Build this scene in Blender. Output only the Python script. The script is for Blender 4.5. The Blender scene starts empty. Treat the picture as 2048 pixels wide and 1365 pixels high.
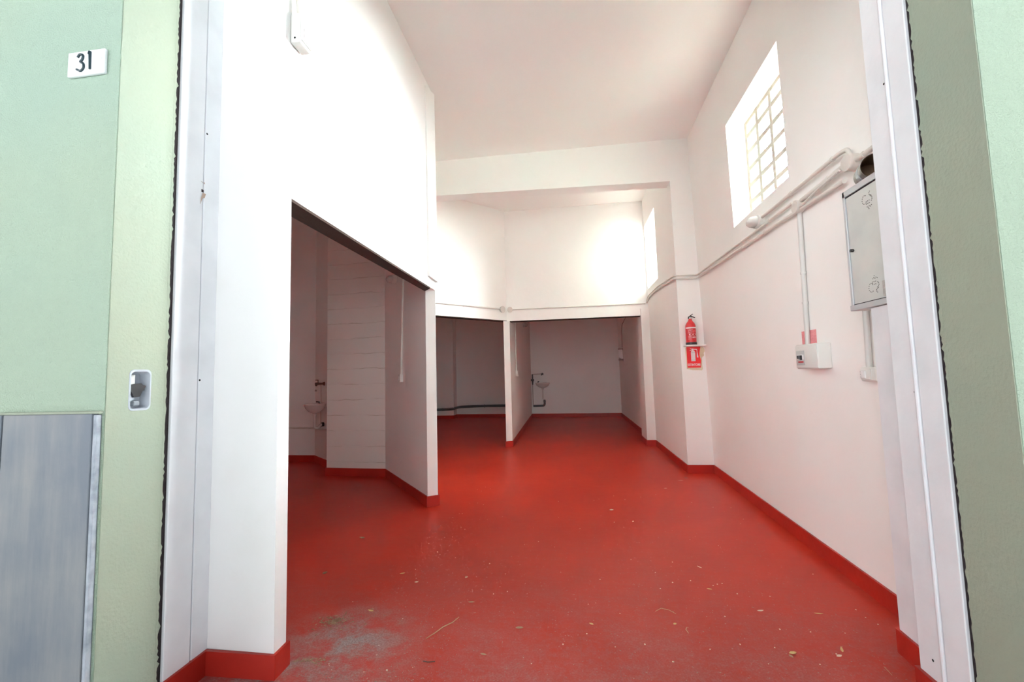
import bpy, bmesh, math, random
from mathutils import Vector, Matrix
random.seed(31)
S = bpy.context.scene
C = S.collection
PI = math.pi

# ------------------------------------------------------------------ camera
cam_d = bpy.data.cameras.new('camera'); cam = bpy.data.objects.new('camera', cam_d); C.objects.link(cam)
def cam_axes(yaw, pitch, roll):
    cy, sy, cp, sp = math.cos(yaw), math.sin(yaw), math.cos(pitch), math.sin(pitch)
    f = Vector((-sy*cp, cy*cp, sp)); r = Vector((cy, sy, 0)); u = r.cross(f)
    cr, sr = math.cos(roll), math.sin(roll)
    return cr*r + sr*u, -sr*r + cr*u, f
_r, _u, _f = cam_axes(.1324, .0763, -.0265)
m = Matrix.Identity(4)
for i in range(3):
    m[i][0], m[i][1], m[i][2] = _r[i], _u[i], -_f[i]
m[0][3], m[1][3], m[2][3] = 0, 0, 1.25
cam.matrix_world = m
cam_d.sensor_width = 36; cam_d.lens = 36*870.3/2048; cam_d.clip_start = .05
S.camera = cam
# ------------------------------------------------------------------ light and exposure
S.view_settings.view_transform = 'Standard'; S.view_settings.look = 'None'
S.view_settings.gamma = 1; S.view_settings.use_curve_mapping = False
S.view_settings.exposure = 1.04
w = bpy.data.worlds.new('daylight'); S.world = w; w.use_nodes = True
nt = w.node_tree; N = nt.nodes; L = nt.links; N.clear()
out = N.new('ShaderNodeOutputWorld'); geo = N.new('ShaderNodeNewGeometry')
def lobe(direction, lo, hi, strength):
    d = N.new('ShaderNodeVectorMath'); d.operation = 'DOT_PRODUCT'
    L.new(geo.outputs['Incoming'], d.inputs[0]); d.inputs[1].default_value = Vector(direction).normalized()*-1
    r = N.new('ShaderNodeMapRange'); r.interpolation_type = 'SMOOTHSTEP'
    r.inputs['From Min'].default_value = lo; r.inputs['From Max'].default_value = hi
    r.inputs['To Min'].default_value = 0; r.inputs['To Max'].default_value = strength
    L.new(d.outputs['Value'], r.inputs['Value']); return r.outputs['Result']
SKY = .15; SIDE = 122.0; STREET = 2.30; REAR = 215.0
b1 = N.new('ShaderNodeBackground'); b1.inputs['Color'].default_value = (.80, .90, 1, 1); b1.inputs['Strength'].default_value = SKY
b2 = N.new('ShaderNodeBackground'); b2.inputs['Color'].default_value = (.89, .96, 1, 1)   # sunlit side of the sky, beyond the two windows
cut = N.new('ShaderNodeMath'); cut.operation = 'MULTIPLY'                                 # only behind the line of the front wall
L.new(lobe((.95, .27, .20), .91, .995, SIDE), cut.inputs[0]); L.new(lobe((0, 1, 0), .0, .10, 1), cut.inputs[1]); L.new(cut.outputs[0], b2.inputs['Strength'])
b3 = N.new('ShaderNodeBackground'); b3.inputs['Color'].default_value = (.97, .98, 1, 1)    # bright open street in front of the doorway
st = N.new('ShaderNodeMath'); st.operation = 'ADD'; st2 = N.new('ShaderNodeMath'); st2.operation = 'ADD'
L.new(lobe((.56, -.83, .03), .91, .995, STREET*.5), st2.inputs[0]); L.new(lobe((.08, -1, .03), .91, .995, STREET*1.0), st2.inputs[1])
L.new(lobe((-.66, -.75, .06), .88, .99, STREET*1.3), st.inputs[0]); L.new(st2.outputs[0], st.inputs[1]); L.new(st.outputs[0], b3.inputs['Strength'])
b4 = N.new('ShaderNodeBackground'); b4.inputs['Color'].default_value = (.89, .96, 1, 1)    # bright hazy sky behind the building
cut2 = N.new('ShaderNodeMath'); cut2.operation = 'MULTIPLY'
L.new(lobe((.36, .80, .47), .60, .96, REAR), cut2.inputs[0]); L.new(lobe((0, 1, 0), .30, .5, 1), cut2.inputs[1]); L.new(cut2.outputs[0], b4.inputs['Strength']); a3 = N.new('ShaderNodeAddShader')
a1 = N.new('ShaderNodeAddShader'); a2 = N.new('ShaderNodeAddShader')
L.new(b1.outputs[0], a1.inputs[0]); L.new(b2.outputs[0], a1.inputs[1])
L.new(a1.outputs[0], a2.inputs[0]); L.new(b3.outputs[0], a2.inputs[1]); L.new(a2.outputs[0], a3.inputs[0]); L.new(b4.outputs[0], a3.inputs[1]); L.new(a3.outputs[0], out.inputs[0])

S.cycles.max_bounces = 24; S.cycles.diffuse_bounces = 16
# ------------------------------------------------------------------ materials
def mat(name, col, rough=.6, metal=0, bump=0, bscale=40, col2=None, cscale=3, cmix=(.4, .65), spec=.5, detail=6):
    M = bpy.data.materials.new(name); M.use_nodes = True; t = M.node_tree; n = t.nodes; l = t.links
    p = n['Principled BSDF']; p.inputs['Base Color'].default_value = (*col, 1)
    p.inputs['Roughness'].default_value = rough; p.inputs['Metallic'].default_value = metal
    p.inputs['Specular IOR Level'].default_value = spec
    tc = n.new('ShaderNodeTexCoord'); M['_'] = 0
    if col2:
        nz = n.new('ShaderNodeTexNoise'); nz.inputs['Scale'].default_value = cscale; nz.inputs['Detail'].default_value = detail
        l.new(tc.outputs['Object'], nz.inputs['Vector'])
        r = n.new('ShaderNodeMapRange'); r.inputs['From Min'].default_value = cmix[0]; r.inputs['From Max'].default_value = cmix[1]
        l.new(nz.outputs['Fac'], r.inputs['Value'])
        x = n.new('ShaderNodeMixRGB'); x.inputs[1].default_value = (*col, 1); x.inputs[2].default_value = (*col2, 1)
        l.new(r.outputs[0], x.inputs[0]); l.new(x.outputs[0], p.inputs['Base Color'])
    if bump:
        nz = n.new('ShaderNodeTexNoise'); nz.inputs['Scale'].default_value = bscale; nz.inputs['Detail'].default_value = 4
        l.new(tc.outputs['Object'], nz.inputs['Vector'])
        b = n.new('ShaderNodeBump'); b.inputs['Strength'].default_value = bump; b.inputs['Distance'].default_value = .01
        l.new(nz.outputs['Fac'], b.inputs['Height']); l.new(b.outputs[0], p.inputs['Normal'])
    return M
WHITE = (.89, .875, .855)
M_wall = mat('white_plaster', WHITE, .75, bump=.12, bscale=22, col2=(.87, .855, .83), cscale=1.3, spec=.2)
M_ceil = mat('white_ceiling', (.89, .875, .855), .8, bump=.05, bscale=12, spec=.2)
M_jamb = mat('painted_jamb', (.82, .83, .86), .5, bump=.25, bscale=9, col2=(.76, .77, .80), cscale=5, spec=.3)
M_pillar = mat('pillar_plaster', (.79, .785, .78), .7, bump=.10, bscale=15, col2=(.75, .74, .72), cscale=2.4, cmix=(.5, .75), spec=.2)
M_green = mat('green_render', (.35, .43, .335), .85, bump=.7, bscale=160, col2=(.325, .42, .34), cscale=1.1, spec=.15)
M_green2 = mat('smooth_green_render', (.335, .365, .285), .85, bump=.25, bscale=90, col2=(.31, .355, .285), cscale=1.3, spec=.15)
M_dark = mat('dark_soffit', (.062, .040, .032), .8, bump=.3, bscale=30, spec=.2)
M_gap = mat('dark_gap', (.018, .010, .012), .9, bump=.5, bscale=60)
M_base = mat('red_skirting_paint', (.41, .019, .010), .42, bump=.12, bscale=25, col2=(.35, .016, .009), cscale=4, spec=.4)
M_slab = mat('grey_stone_slab', (.24, .27, .31), .55, bump=.1, bscale=30, spec=.3)
M_stedge = mat('pale_stone_edge', (.38, .41, .46), .6, col2=(.22, .25, .29), cscale=18)
M_pave = mat('outdoor_paving', (.74, .74, .74), .85, bump=.3, bscale=30, col2=(.66, .67, .67), cscale=3)
M_plastic = mat('white_plastic', (.72, .71, .68), .45)
M_pvc = mat('painted_conduit', (.70, .67, .62), .5, col2=(.66, .62, .57), cscale=6)
M_pvcg = mat('grey_conduit', (.60, .59, .57), .45)
M_zinc = mat('galvanised_steel', (.66, .67, .65), .42, .35, bump=.04, bscale=6, col2=(.58, .60, .59), cscale=5)
M_zincd = mat('galvanised_steel_edge', (.58, .60, .62), .4, .45)
M_flue = mat('tarnished_tin', (.26, .25, .24), .42, .7, bump=.1, bscale=30, col2=(.16, .12, .09), cscale=8)
M_fluein = mat('rusty_tin_inside', (.17, .11, .07), .55, .5, col2=(.30, .20, .12), cscale=14)
M_black = mat('black_plastic', (.015, .014, .016), .4)
M_hole = mat('hole_shade', (.004, .004, .004), .9)  # surface discs, the shade inside a hole put into their colour
M_red = mat('extinguisher_red', (.50, .012, .018), .3)
M_sign = mat('sign_red', (.72, .012, .018), .4)
M_signw = mat('sign_white', (.80, .78, .78), .5)
M_glue = mat('yellowed_tape', (.66, .55, .36), .6, col2=(.72, .64, .48), cscale=20)
M_porc = mat('porcelain', (.74, .68, .65), .18, spec=.6)
M_pink = mat('pink_paper', (.72, .28, .29), .7, col2=(.64, .20, .22), cscale=60)
M_grey = mat('grey_pipe', (.10, .11, .12), .5)
M_brass = mat('corroded_brass', (.14, .06, .035), .55, .5, col2=(.09, .04, .03), cscale=30)
M_chrome = mat('chrome', (.65, .65, .64), .2, 1)
M_leaf = mat('dry_leaf', (.40, .27, .17), .8, col2=(.27, .16, .10), cscale=60)
M_twig = mat('dry_twig', (.50, .34, .20), .8)
M_chip = mat('pale_chip', (.72, .60, .48), .8)
M_grit = mat('grey_grit', (.20, .17, .15), .9, col2=(.42, .36, .30), cscale=90)
M_tile = mat('glazed_tile', (.85, .86, .88), .15, spec=.6)
M_ink = mat('dark_green_enamel', (.015, .035, .045), .3)
M_muntin = mat('painted_iron_bars', (.42, .37, .32), .6, col2=(.36, .28, .22), cscale=16, cmix=(.55, .7))
M_tan = mat('tan_tape', (.42, .30, .24), .7)
M_label = mat('grey_label', (.38, .35, .34), .5, col2=(.55, .50, .48), cscale=80)

# stone slabs: streaky vertical weathering
def slab_nodes(M):
    t = M.node_tree; n = t.nodes; l = t.links; p = n['Principled BSDF']
    tc = n.new('ShaderNodeTexCoord'); mp = n.new('ShaderNodeMapping'); mp.inputs['Scale'].default_value = (9, 9, .9)
    l.new(tc.outputs['Object'], mp.inputs['Vector'])
    a = n.new('ShaderNodeTexNoise'); a.inputs['Scale'].default_value = 1.6; a.inputs['Detail'].default_value = 8; a.inputs['Roughness'].default_value = .65
    l.new(mp.outputs[0], a.inputs['Vector'])
    b = n.new('ShaderNodeTexNoise'); b.inputs['Scale'].default_value = 4; b.inputs['Detail'].default_value = 8
    l.new(tc.outputs['Object'], b.inputs['Vector'])
    ad = n.new('ShaderNodeMath'); ad.operation = 'ADD'; l.new(a.outputs['Fac'], ad.inputs[0]); l.new(b.outputs['Fac'], ad.inputs[1])
    cr = n.new('ShaderNodeValToRGB'); e = cr.color_ramp.elements
    e[0].position = .40; e[0].color = (.15, .17, .20, 1); e[1].position = .64; e[1].color = (.24, .24, .245, 1)
    x = n.new('ShaderNodeMath'); x.operation = 'MULTIPLY'; x.inputs[1].default_value = .5; l.new(ad.outputs[0], x.inputs[0])
    l.new(x.outputs[0], cr.inputs['Fac']); l.new(cr.outputs[0], p.inputs['Base Color'])
slab_nodes(M_slab)

# painted red floor: brush streaks, worn joints of the tiles below, grey dust blown in near the doorway
M_floor = bpy.data.materials.new('painted_red_floor'); M_floor.use_nodes = True
def floor_nodes(M):
    t = M.node_tree; n = t.nodes; l = t.links; p = n['Principled BSDF']
    tc = n.new('ShaderNodeTexCoord')
    def noise(scale, detail=6, vec=None, rough=.5):
        z = n.new('ShaderNodeTexNoise'); z.inputs['Scale'].default_value = scale; z.inputs['Detail'].default_value = detail; z.inputs['Roughness'].default_value = rough
        l.new(vec or tc.outputs['Object'], z.inputs['Vector']); return z.outputs['Fac']
    def rng(v, a, b, c=0, d=1):
        r = n.new('ShaderNodeMapRange'); r.inputs['From Min'].default_value = a; r.inputs['From Max'].default_value = b
        r.inputs['To Min'].default_value = c; r.inputs['To Max'].default_value = d; l.new(v, r.inputs['Value']); return r.outputs[0]
    def mth(op, a, b):
        k = n.new('ShaderNodeMath'); k.operation = op
        for i, q in enumerate((a, b)):
            if isinstance(q, (int, float)): k.inputs[i].default_value = q
            else: l.new(q, k.inputs[i])
        return k.outputs[0]
    def mix(f, c1, c2):
        x = n.new('ShaderNodeMixRGB'); l.new(f, x.inputs[0])
        for i, c in ((1, c1), (2, c2)):
            if isinstance(c, tuple): x.inputs[i].default_value = (*c, 1)
            else: l.new(c, x.inputs[i])
        return x.outputs[0]
    mp = n.new('ShaderNodeMapping'); mp.inputs['Scale'].default_value = (1, 7, 1); l.new(tc.outputs['Object'], mp.inputs['Vector'])
    col = mix(rng(noise(1.2), .35, .65), (.42, .020, .008), (.48, .026, .010))
    col = mix(rng(noise(5, 6, mp.outputs[0]), .45, .8, 0, .35), col, (.43, .055, .03))
    sx = n.new('ShaderNodeSeparateXYZ'); l.new(tc.outputs['Object'], sx.inputs[0])
    near = rng(sx.outputs['Y'], 1.75, 3.5, 1, 0)
    near2 = mth('POWER', near, 2.2)
    # joints
    br = n.new('ShaderNodeTexBrick'); br.inputs['Scale'].default_value = 1; br.inputs['Brick Width'].default_value = .16; br.inputs['Row Height'].default_value = .16
    br.inputs['Mortar Size'].default_value = .0016; br.inputs['Mortar Smooth'].default_value = .5; br.offset = 0
    br.inputs['Color1'].default_value = (0, 0, 0, 1); br.inputs['Color2'].default_value = (0, 0, 0, 1); br.inputs['Mortar'].default_value = (1, 1, 1, 1)
    l.new(tc.outputs['Object'], br.inputs['Vector'])
    jn = mth('MULTIPLY', br.outputs['Fac'], rng(noise(3), .45, .62, 0, .5))
    col = mix(mth('MULTIPLY', jn, near), col, (.25, .08, .06))
    dust = mth('MULTIPLY', rng(noise(2.6, 9, None, .72), .36, .66), near2)
    dust2 = mth('MULTIPLY', rng(noise(38, 4, None, .8), .48, .66), mth('ADD', mth('MULTIPLY', near, .55), .03))
    d = mth('ADD', mth('MULTIPLY', dust, .42), mth('MULTIPLY', dust2, .34)); 
    # the thick grey drift by the left pillar
    vd = n.new('ShaderNodeVectorMath'); vd.operation = 'DISTANCE'; l.new(tc.outputs['Object'], vd.inputs[0]); vd.inputs[1].default_value = (-1.30, 1.72, 0)
    vs = n.new('ShaderNodeVectorMath'); vs.operation = 'DISTANCE'; l.new(tc.outputs['Object'], vs.inputs[0]); vs.inputs[1].default_value = (-1.10, 2.02, 0)
    dr = mth('MAXIMUM', rng(vd.outputs['Value'], .05, .42, 1.15, 0), rng(vs.outputs['Value'], .05, .48, 1.0, 0))
    dr = mth('MULTIPLY', dr, rng(noise(7, 8, None, .7), .36, .58))
    d = mth('MINIMUM', mth('MAXIMUM', d, dr), .92)
    col = mix(d, col, mix(rng(noise(120, 2), .4, .6), (.28, .215, .205), (.37, .32, .31)))
    spk = n.new('ShaderNodeTexVoronoi'); spk.inputs['Scale'].default_value = 42; l.new(tc.outputs['Object'], spk.inputs['Vector'])
    sp = mth('MULTIPLY', rng(spk.outputs['Distance'], .035, .06, 1, 0), mth('MULTIPLY', rng(noise(2.2), .45, .62), rng(sx.outputs['Y'], 2, 5.5, 1, 0)))
    col = mix(sp, col, (.62, .48, .42))
    l.new(col, p.inputs['Base Color'])
    l.new(rng(d, 0, .5, .38, .8), p.inputs['Roughness']); p.inputs['Specular IOR Level'].default_value = .22
    b = n.new('ShaderNodeBump'); b.inputs['Strength'].default_value = .12; b.inputs['Distance'].default_value = .01
    hh = mth('ADD', mth('MULTIPLY', noise(9), 1), mth('MULTIPLY', br.outputs['Fac'], -.4))
    l.new(hh, b.inputs['Height']); l.new(b.outputs[0], p.inputs['Normal'])
floor_nodes(M_floor)

# painted blockwork: faint horizontal courses
M_block = mat('painted_blockwork', (.80, .765, .72), .8, spec=.2)
def block_nodes(M):
    t = M.node_tree; n = t.nodes; l = t.links; p = n['Principled BSDF']
    tc = n.new('ShaderNodeTexCoord'); sx = n.new('ShaderNodeSeparateXYZ'); l.new(tc.outputs['Object'], sx.inputs[0])
    nz = n.new('ShaderNodeTexNoise'); nz.inputs['Scale'].default_value = 5; l.new(tc.outputs['Object'], nz.inputs['Vector'])
    k = n.new('ShaderNodeMath'); k.operation = 'MULTIPLY'; k.inputs[1].default_value = .05; l.new(nz.outputs['Fac'], k.inputs[0])
    a = n.new('ShaderNodeMath'); a.operation = 'ADD'; l.new(sx.outputs['Z'], a.inputs[0]); l.new(k.outputs[0], a.inputs[1])
    d = n.new('ShaderNodeMath'); d.operation = 'PINGPONG'; d.inputs[1].default_value = .1; l.new(a.outputs[0], d.inputs[0])
    r = n.new('ShaderNodeMapRange'); r.inputs['From Min'].default_value = 0; r.inputs['From Max'].default_value = .005; r.inputs['To Min'].default_value = 1; r.inputs['To Max'].default_value = 0
    l.new(d.outputs[0], r.inputs['Value'])
    nz2 = n.new('ShaderNodeTexNoise'); nz2.inputs['Scale'].default_value = 3.1; l.new(tc.outputs['Object'], nz2.inputs['Vector'])
    g = n.new('ShaderNodeMapRange'); g.inputs['From Min'].default_value = .42; g.inputs['From Max'].default_value = .62; l.new(nz2.outputs['Fac'], g.inputs['Value'])
    mu = n.new('ShaderNodeMath'); mu.operation = 'MULTIPLY'; l.new(r.outputs[0], mu.inputs[0]); l.new(g.outputs[0], mu.inputs[1])
    x = n.new('ShaderNodeMixRGB'); x.inputs[1].default_value = (.80, .765, .72, 1); x.inputs[2].default_value = (.45, .38, .30, 1); l.new(mu.outputs[0], x.inputs[0])
    l.new(x.outputs[0], p.inputs['Base Color'])
    b = n.new('ShaderNodeBump'); b.invert = True; b.inputs['Strength'].default_value = .4; b.inputs['Distance'].default_value = .01
    l.new(r.outputs[0], b.inputs['Height']); l.new(b.outputs[0], p.inputs['Normal'])
block_nodes(M_block)
# window glass
M_glass = bpy.data.materials.new('window_glass'); M_glass.use_nodes = True
def glass_nodes(M):
    t = M.node_tree; n = t.nodes; l = t.links; n.clear(); o = n.new('ShaderNodeOutputMaterial')
    a = n.new('ShaderNodeBsdfTransparent'); a.inputs[0].default_value = (.93, .94, .93, 1); g = n.new('ShaderNodeBsdfGlossy'); g.inputs['Roughness'].default_value = .05
    x = n.new('ShaderNodeMixShader'); x.inputs[0].default_value = .06; l.new(a.outputs[0], x.inputs[1]); l.new(g.outputs[0], x.inputs[2]); l.new(x.outputs[0], o.inputs[0])
glass_nodes(M_glass)

# ------------------------------------------------------------------ mesh helpers
def prism(bm, pts, z0, z1, top=None):
    """footprint polygon (counter-clockwise) raised from z0 to z1; top: other footprint at z1"""
    top = top or pts
    a = [bm.verts.new((p[0], p[1], z0)) for p in pts]; b = [bm.verts.new((p[0], p[1], z1)) for p in top]
    n = len(pts)
    bm.faces.new(a[::-1]); bm.faces.new(b)
    for i in range(n): bm.faces.new((a[i], a[(i+1) % n], b[(i+1) % n], b[i]))
def hexa(bm, v):
    """8 corners: bottom 4 ccw, top 4 ccw"""
    v = [bm.verts.new(p) for p in v]
    for f in ((3, 2, 1, 0), (4, 5, 6, 7), (0, 1, 5, 4), (1, 2, 6, 5), (2, 3, 7, 6), (3, 0, 4, 7)): bm.faces.new([v[i] for i in f])
def box(bm, x0, x1, y0, y1, z0, z1):
    prism(bm, [(x0, y0), (x1, y0), (x1, y1), (x0, y1)], z0, z1)
def tube(bm, pts, r, seg=10, caps=True):
    pts = [Vector(p) for p in pts]; rings = []
    rr = r if isinstance(r, (list, tuple)) else [r]*len(pts)
    up = None
    for i, p in enumerate(pts):
        if i == 0: d = pts[1]-p
        elif i == len(pts)-1: d = p-pts[i-1]
        else: d = (pts[i+1]-p).normalized()+(p-pts[i-1]).normalized()
        d.normalize()
        if up is None:
            up = Vector((0, 0, 1)) if abs(d.z) < .9 else Vector((0, 1, 0))
        a = d.cross(up)
        if a.length < 1e-4: a = d.orthogonal()
        a.normalize(); b = a.cross(d).normalized(); up = b
        k = 1
        if 0 < i < len(pts)-1:
            c = max(.5, d.dot((p-pts[i-1]).normalized())); k = 1/c
        rings.append([bm.verts.new(p+(a*math.cos(2*PI*j/seg)*k+b*math.sin(2*PI*j/seg))*rr[i]) for j in range(seg)])
    for i in range(len(rings)-1):
        for j in range(seg): bm.faces.new((rings[i][j], rings[i][(j+1) % seg], rings[i+1][(j+1) % seg], rings[i+1][j]))
    if caps: bm.faces.new(rings[0][::-1]); bm.faces.new(rings[-1])
def smooth_path(pts, rad=.03, n=4):
    """rounded corners"""
    pts = [Vector(p) for p in pts]; o = [pts[0]]
    for i in range(1, len(pts)-1):
        a = pts[i-1]-pts[i]; b = pts[i+1]-pts[i]; d = min(rad, a.length*.45, b.length*.45)
        p0 = pts[i]+a.normalized()*d; p1 = pts[i]+b.normalized()*d
        for k in range(n+1):
            t = k/n; o.append(p0*(1-t)**2+pts[i]*2*t*(1-t)+p1*t*t)
    o.append(pts[-1]); return o
def lathe(bm, prof, seg=24, axis='Z', c=(0, 0, 0), sx=1, sy=1, a0=0, a1=2*PI):
    full = abs(a1-a0-2*PI) < 1e-6; rings = []
    for r, h in prof:
        ring = []
        for j in range(seg if full else seg+1):
            a = a0+(a1-a0)*j/seg; x, y = r*math.cos(a)*sx, r*math.sin(a)*sy
            p = (x, y, h) if axis == 'Z' else ((x, -h, y) if axis == 'Y' else (h, x, y))
            ring.append(bm.verts.new((p[0]+c[0], p[1]+c[1], p[2]+c[2])))
        rings.append(ring)
    for i in range(len(rings)-1):
        k = len(rings[i])
        for j in range(k if full else k-1):
            bm.faces.new((rings[i][j], rings[i][(j+1) % k], rings[i+1][(j+1) % k], rings[i+1][j]))
    for rg, pr in ((rings[0], prof[0]), (rings[-1], prof[-1])):
        if pr[0] > 1e-5: bm.faces.new(rg)
def rbox(bm, x0, x1, y0, y1, z0, z1, b=.004, seg=2):
    t = bmesh.new(); box(t, x0, x1, y0, y1, z0, z1)
    bmesh.ops.bevel(t, geom=list(t.edges), offset=b, segments=seg, affect='EDGES', profile=.5)
    me = bpy.data.meshes.new('t'); t.to_mesh(me); t.free(); bm.from_mesh(me); bpy.data.meshes.remove(me)
def obj(name, bm, M, parent=None, smooth=False, center=False):
    bmesh.ops.remove_doubles(bm, verts=bm.verts, dist=1e-6)
    bmesh.ops.recalc_face_normals(bm, faces=bm.faces)
    me = bpy.data.meshes.new(name); bm.to_mesh(me); bm.free(); me.materials.append(M)
    if smooth:
        me.shade_smooth() if hasattr(me, 'shade_smooth') else None
        for p in me.polygons: p.use_smooth = True
        me.set_sharp_from_angle(angle=math.radians(40))
    o = bpy.data.objects.new(name, me); C.objects.link(o)
    if center:
        xs = [v.co for v in me.vertices]; lo = Vector([min(c[i] for c in xs) for i in range(3)]); hi = Vector([max(c[i] for c in xs) for i in range(3)])
        p = Vector(((lo.x+hi.x)/2, (lo.y+hi.y)/2, lo.z)); me.transform(Matrix.Translation(-p)); o.location = p
    if parent: o.parent = parent
    return o
def tag(o, label, cat, group=None, kind=None):
    o['label'] = label; o['category'] = cat
    if group: o['group'] = group
    if kind: o['kind'] = kind
    return o
def thing(name, label, cat, loc, rz=0, group=None):
    o = bpy.data.objects.new(name, None); C.objects.link(o); o.empty_display_size = .1
    o.location = loc; o.rotation_euler = (0, 0, rz); return tag(o, label, cat, group)
def struct(name, bm, M, parent=None, smooth=False):
    o = obj(name, bm, M, parent, smooth)
    if not parent: o['kind'] = 'structure'
    return o
B = bmesh.new

# ------------------------------------------------------------------ setting
bm = B(); box(bm, -5.6, 2.2, 1.50, 13.2, -.12, 0); struct('floor', bm, M_floor)
bm = B(); box(bm, -14, 14, -9, 1.50, -.14, -.02); struct('ground', bm, M_pave)
bm = B(); box(bm, -5.6, 2.2, 1.45, 13.2, 4.2, 4.45); struct('ceiling', bm, M_ceil)

# front wall: green render outside
def rough_edge_wall(name, x0, x1, y0, y1, edge_x, M, z0=-.02, z1=4.6):
    bm = B(); box(bm, x0, x1, y0, y1, z0, z1); return struct(name, bm, M)
bm = B(); box(bm, -14.0, -1.6145, 1.325, 1.40, -.02, 20); struct('wall_front', bm, M_green)  # carried far up and sideways, unseen, to block sky light from the ground
HY0, HY1, HZ0, HZ1 = 1.411, 1.483, 1.158, 1.296
bm = B(); box(bm, -5.6, -1.660, 1.3275, 1.553, -.02, 4.3)
box(bm, -1.660, -1.612, 1.3275, 1.553, -.02, HZ0); box(bm, -1.660, -1.612, 1.3275, 1.553, HZ1, 4.3)
box(bm, -1.660, -1.612, 1.3275, HY0, HZ0, HZ1); box(bm, -1.660, -1.612, HY1, 1.553, HZ0, HZ1); struct('wall_left_reveal', bm, M_green2)
bm = B(); box(bm, 1.2675, 14.0, 1.44, 1.50, -.02, 20); struct('wall_front_right', bm, M_green)  # unseen height and length added to keep rear sky off the forecourt
bm = B(); box(bm, 1.265, 2.2, 1.4425, 1.668, -.02, 4.3); struct('wall_right_reveal', bm, M_green2)
bm = B(); box(bm, -1.625, 1.275, 1.36, 1.775, 3.25, 20); struct('wall_front_header', bm, M_green)  # unseen upper part added as a light blocker too
# dark ragged gap between render and frame
def gap(name, x0, x1, y0, y1, side):
    bm = B(); box(bm, x0, x1, y0, y1, 0, 3.25); struct(name, bm, M_gap)
gap('trim_1', -1.70, -1.618, 1.553, 1.575, 1)
gap('trim_2', 1.273, 1.36, 1.668, 1.692, -1)
# ragged lips of render and of old paint over the gap
def ragged(name, x0, x1, ya, yb, M, amp, toward):
    bm = B(); n = 260; pv = None
    for i in range(n+1):
        z = 3.25*i/n; e = amp*(random.random()**2)*(1 if random.random() < .8 else 2)
        yy = yb+toward*e
        r = [bm.verts.new((x0, ya, z)), bm.verts.new((x0, yy, z)), bm.verts.new((x1, yy, z)), bm.verts.new((x1, ya, z))]
        if pv:
            for a in range(4): bm.faces.new((pv[a], pv[(a+1) % 4], r[(a+1) % 4], r[a]))
        pv = r
    return struct(name, bm, M)
ragged('trim_3', -1.66, -1.6115, 1.545, 1.553, M_green2, .006, 1)
ragged('trim_4', 1.2645, 1.31, 1.66, 1.669, M_green2, .006, 1)

# white door frame pieces (both jambs)
def jamb(name, x0, x1, y0, y1, M=M_jamb, z1=3.25, b=.003):
    bm = B(); rbox(bm, x0, x1, y0, y1, 0, z1, b); return struct(name, bm, M)
def holes(parent, pts, sx, r=.0045):
    for (x, y, z) in pts:
        bm = B(); lathe(bm, [(r*.2, 0), (r, .0006), (r, .0012), (r*.1, .0014)], 12, 'X', (x, y, z)); obj('bolt_hole', bm, M_hole, parent)  # black disc on the face, hole shade by colour
j = jamb('trim_5', -1.70, -1.606, 1.575, 1.696)
j = jamb('trim_6', -1.70, -1.606, 1.701, 1.785); holes(j, [(-1.6065, 1.709, 2.381), (-1.6065, 1.706, 1.26)], 1)
j = jamb('trim_7', 1.262, 1.36, 1.692, 1.790)
j = jamb('trim_8', 1.258, 1.36, 1.796, 1.812, b=.006)
j = jamb('trim_9', 1.272, 1.40, 1.810, 1.928); holes(j, [(1.270, 1.83, 2.36), (1.270, 1.824, 1.144), (1.270, 1.86, .167)], -1)
bm = B(); box(bm, -1.69, -1.62, 1.69, 1.71, 0, 3.25); box(bm, 1.30, 1.36, 1.78, 1.82, 0, 3.25); struct('trim_10', bm, M_gap)

# wall on the left of the room: pillar, wall above the bay opening, narrow raised strip at its end
def XL(y, z):
    bx = -1.285-(y-1.775)*.0166; return bx-max(0, z-2.1)/2.1*(.03-.022*max(0, (y-3.0)/1.2))
def hex_l(bm, y0, y1, z0, z1, xo):
    hexa(bm, [(xo, y0, z0), (XL(y0, z0), y0, z0), (XL(y1, z0), y1, z0), (xo, y1, z0), (xo, y0, z1), (XL(y0, z1), y0, z1), (XL(y1, z1), y1, z1), (xo, y1, z1)])
bm = B(); prism(bm, [(-1.64, 1.785), (-1.285, 1.775), (-1.287, 1.857), (-1.64, 1.857)], 0, 2.102); prism(bm, [(-1.64, 1.785), (-1.285, 1.775), (-1.287, 1.857), (-1.64, 1.857)], 2.102, 4.2, [(-1.64, 1.785), (-1.31, 1.775), (-1.31, 1.857), (-1.64, 1.857)])
struct('wall_left_pillar', bm, M_pillar)
bm = B(); hex_l(bm, 1.857, 4.195, 2.112, 4.2, -1.412)
hexa(bm, [(-1.36, 3.955, 2.205), (-1.302, 3.955, 2.205), (-1.302, 4.215, 2.20), (-1.36, 4.215, 2.20), (-1.36, 3.955, 4.12), (-1.322, 3.955, 4.12), (-1.315, 4.215, 4.2), (-1.36, 4.215, 4.2)])
struct('wall_left', bm, M_wall)
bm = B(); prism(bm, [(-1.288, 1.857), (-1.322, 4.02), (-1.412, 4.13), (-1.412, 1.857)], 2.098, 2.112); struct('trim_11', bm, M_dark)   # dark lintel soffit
# slanting partition at the end of it
d = Vector((-2.365+1.41, 5.34-4.14)).normalized()
def al(p, t): return (p[0]+d.x*t, p[1]+d.y*t)
A0, B0 = (-1.41, 4.14), (-1.325, 4.195)
bm = B(); prism(bm, [A0, B0, al(B0, 2.14), al(A0, 1.9)], 0, 4.2); struct('wall_partition', bm, M_wall)
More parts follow.
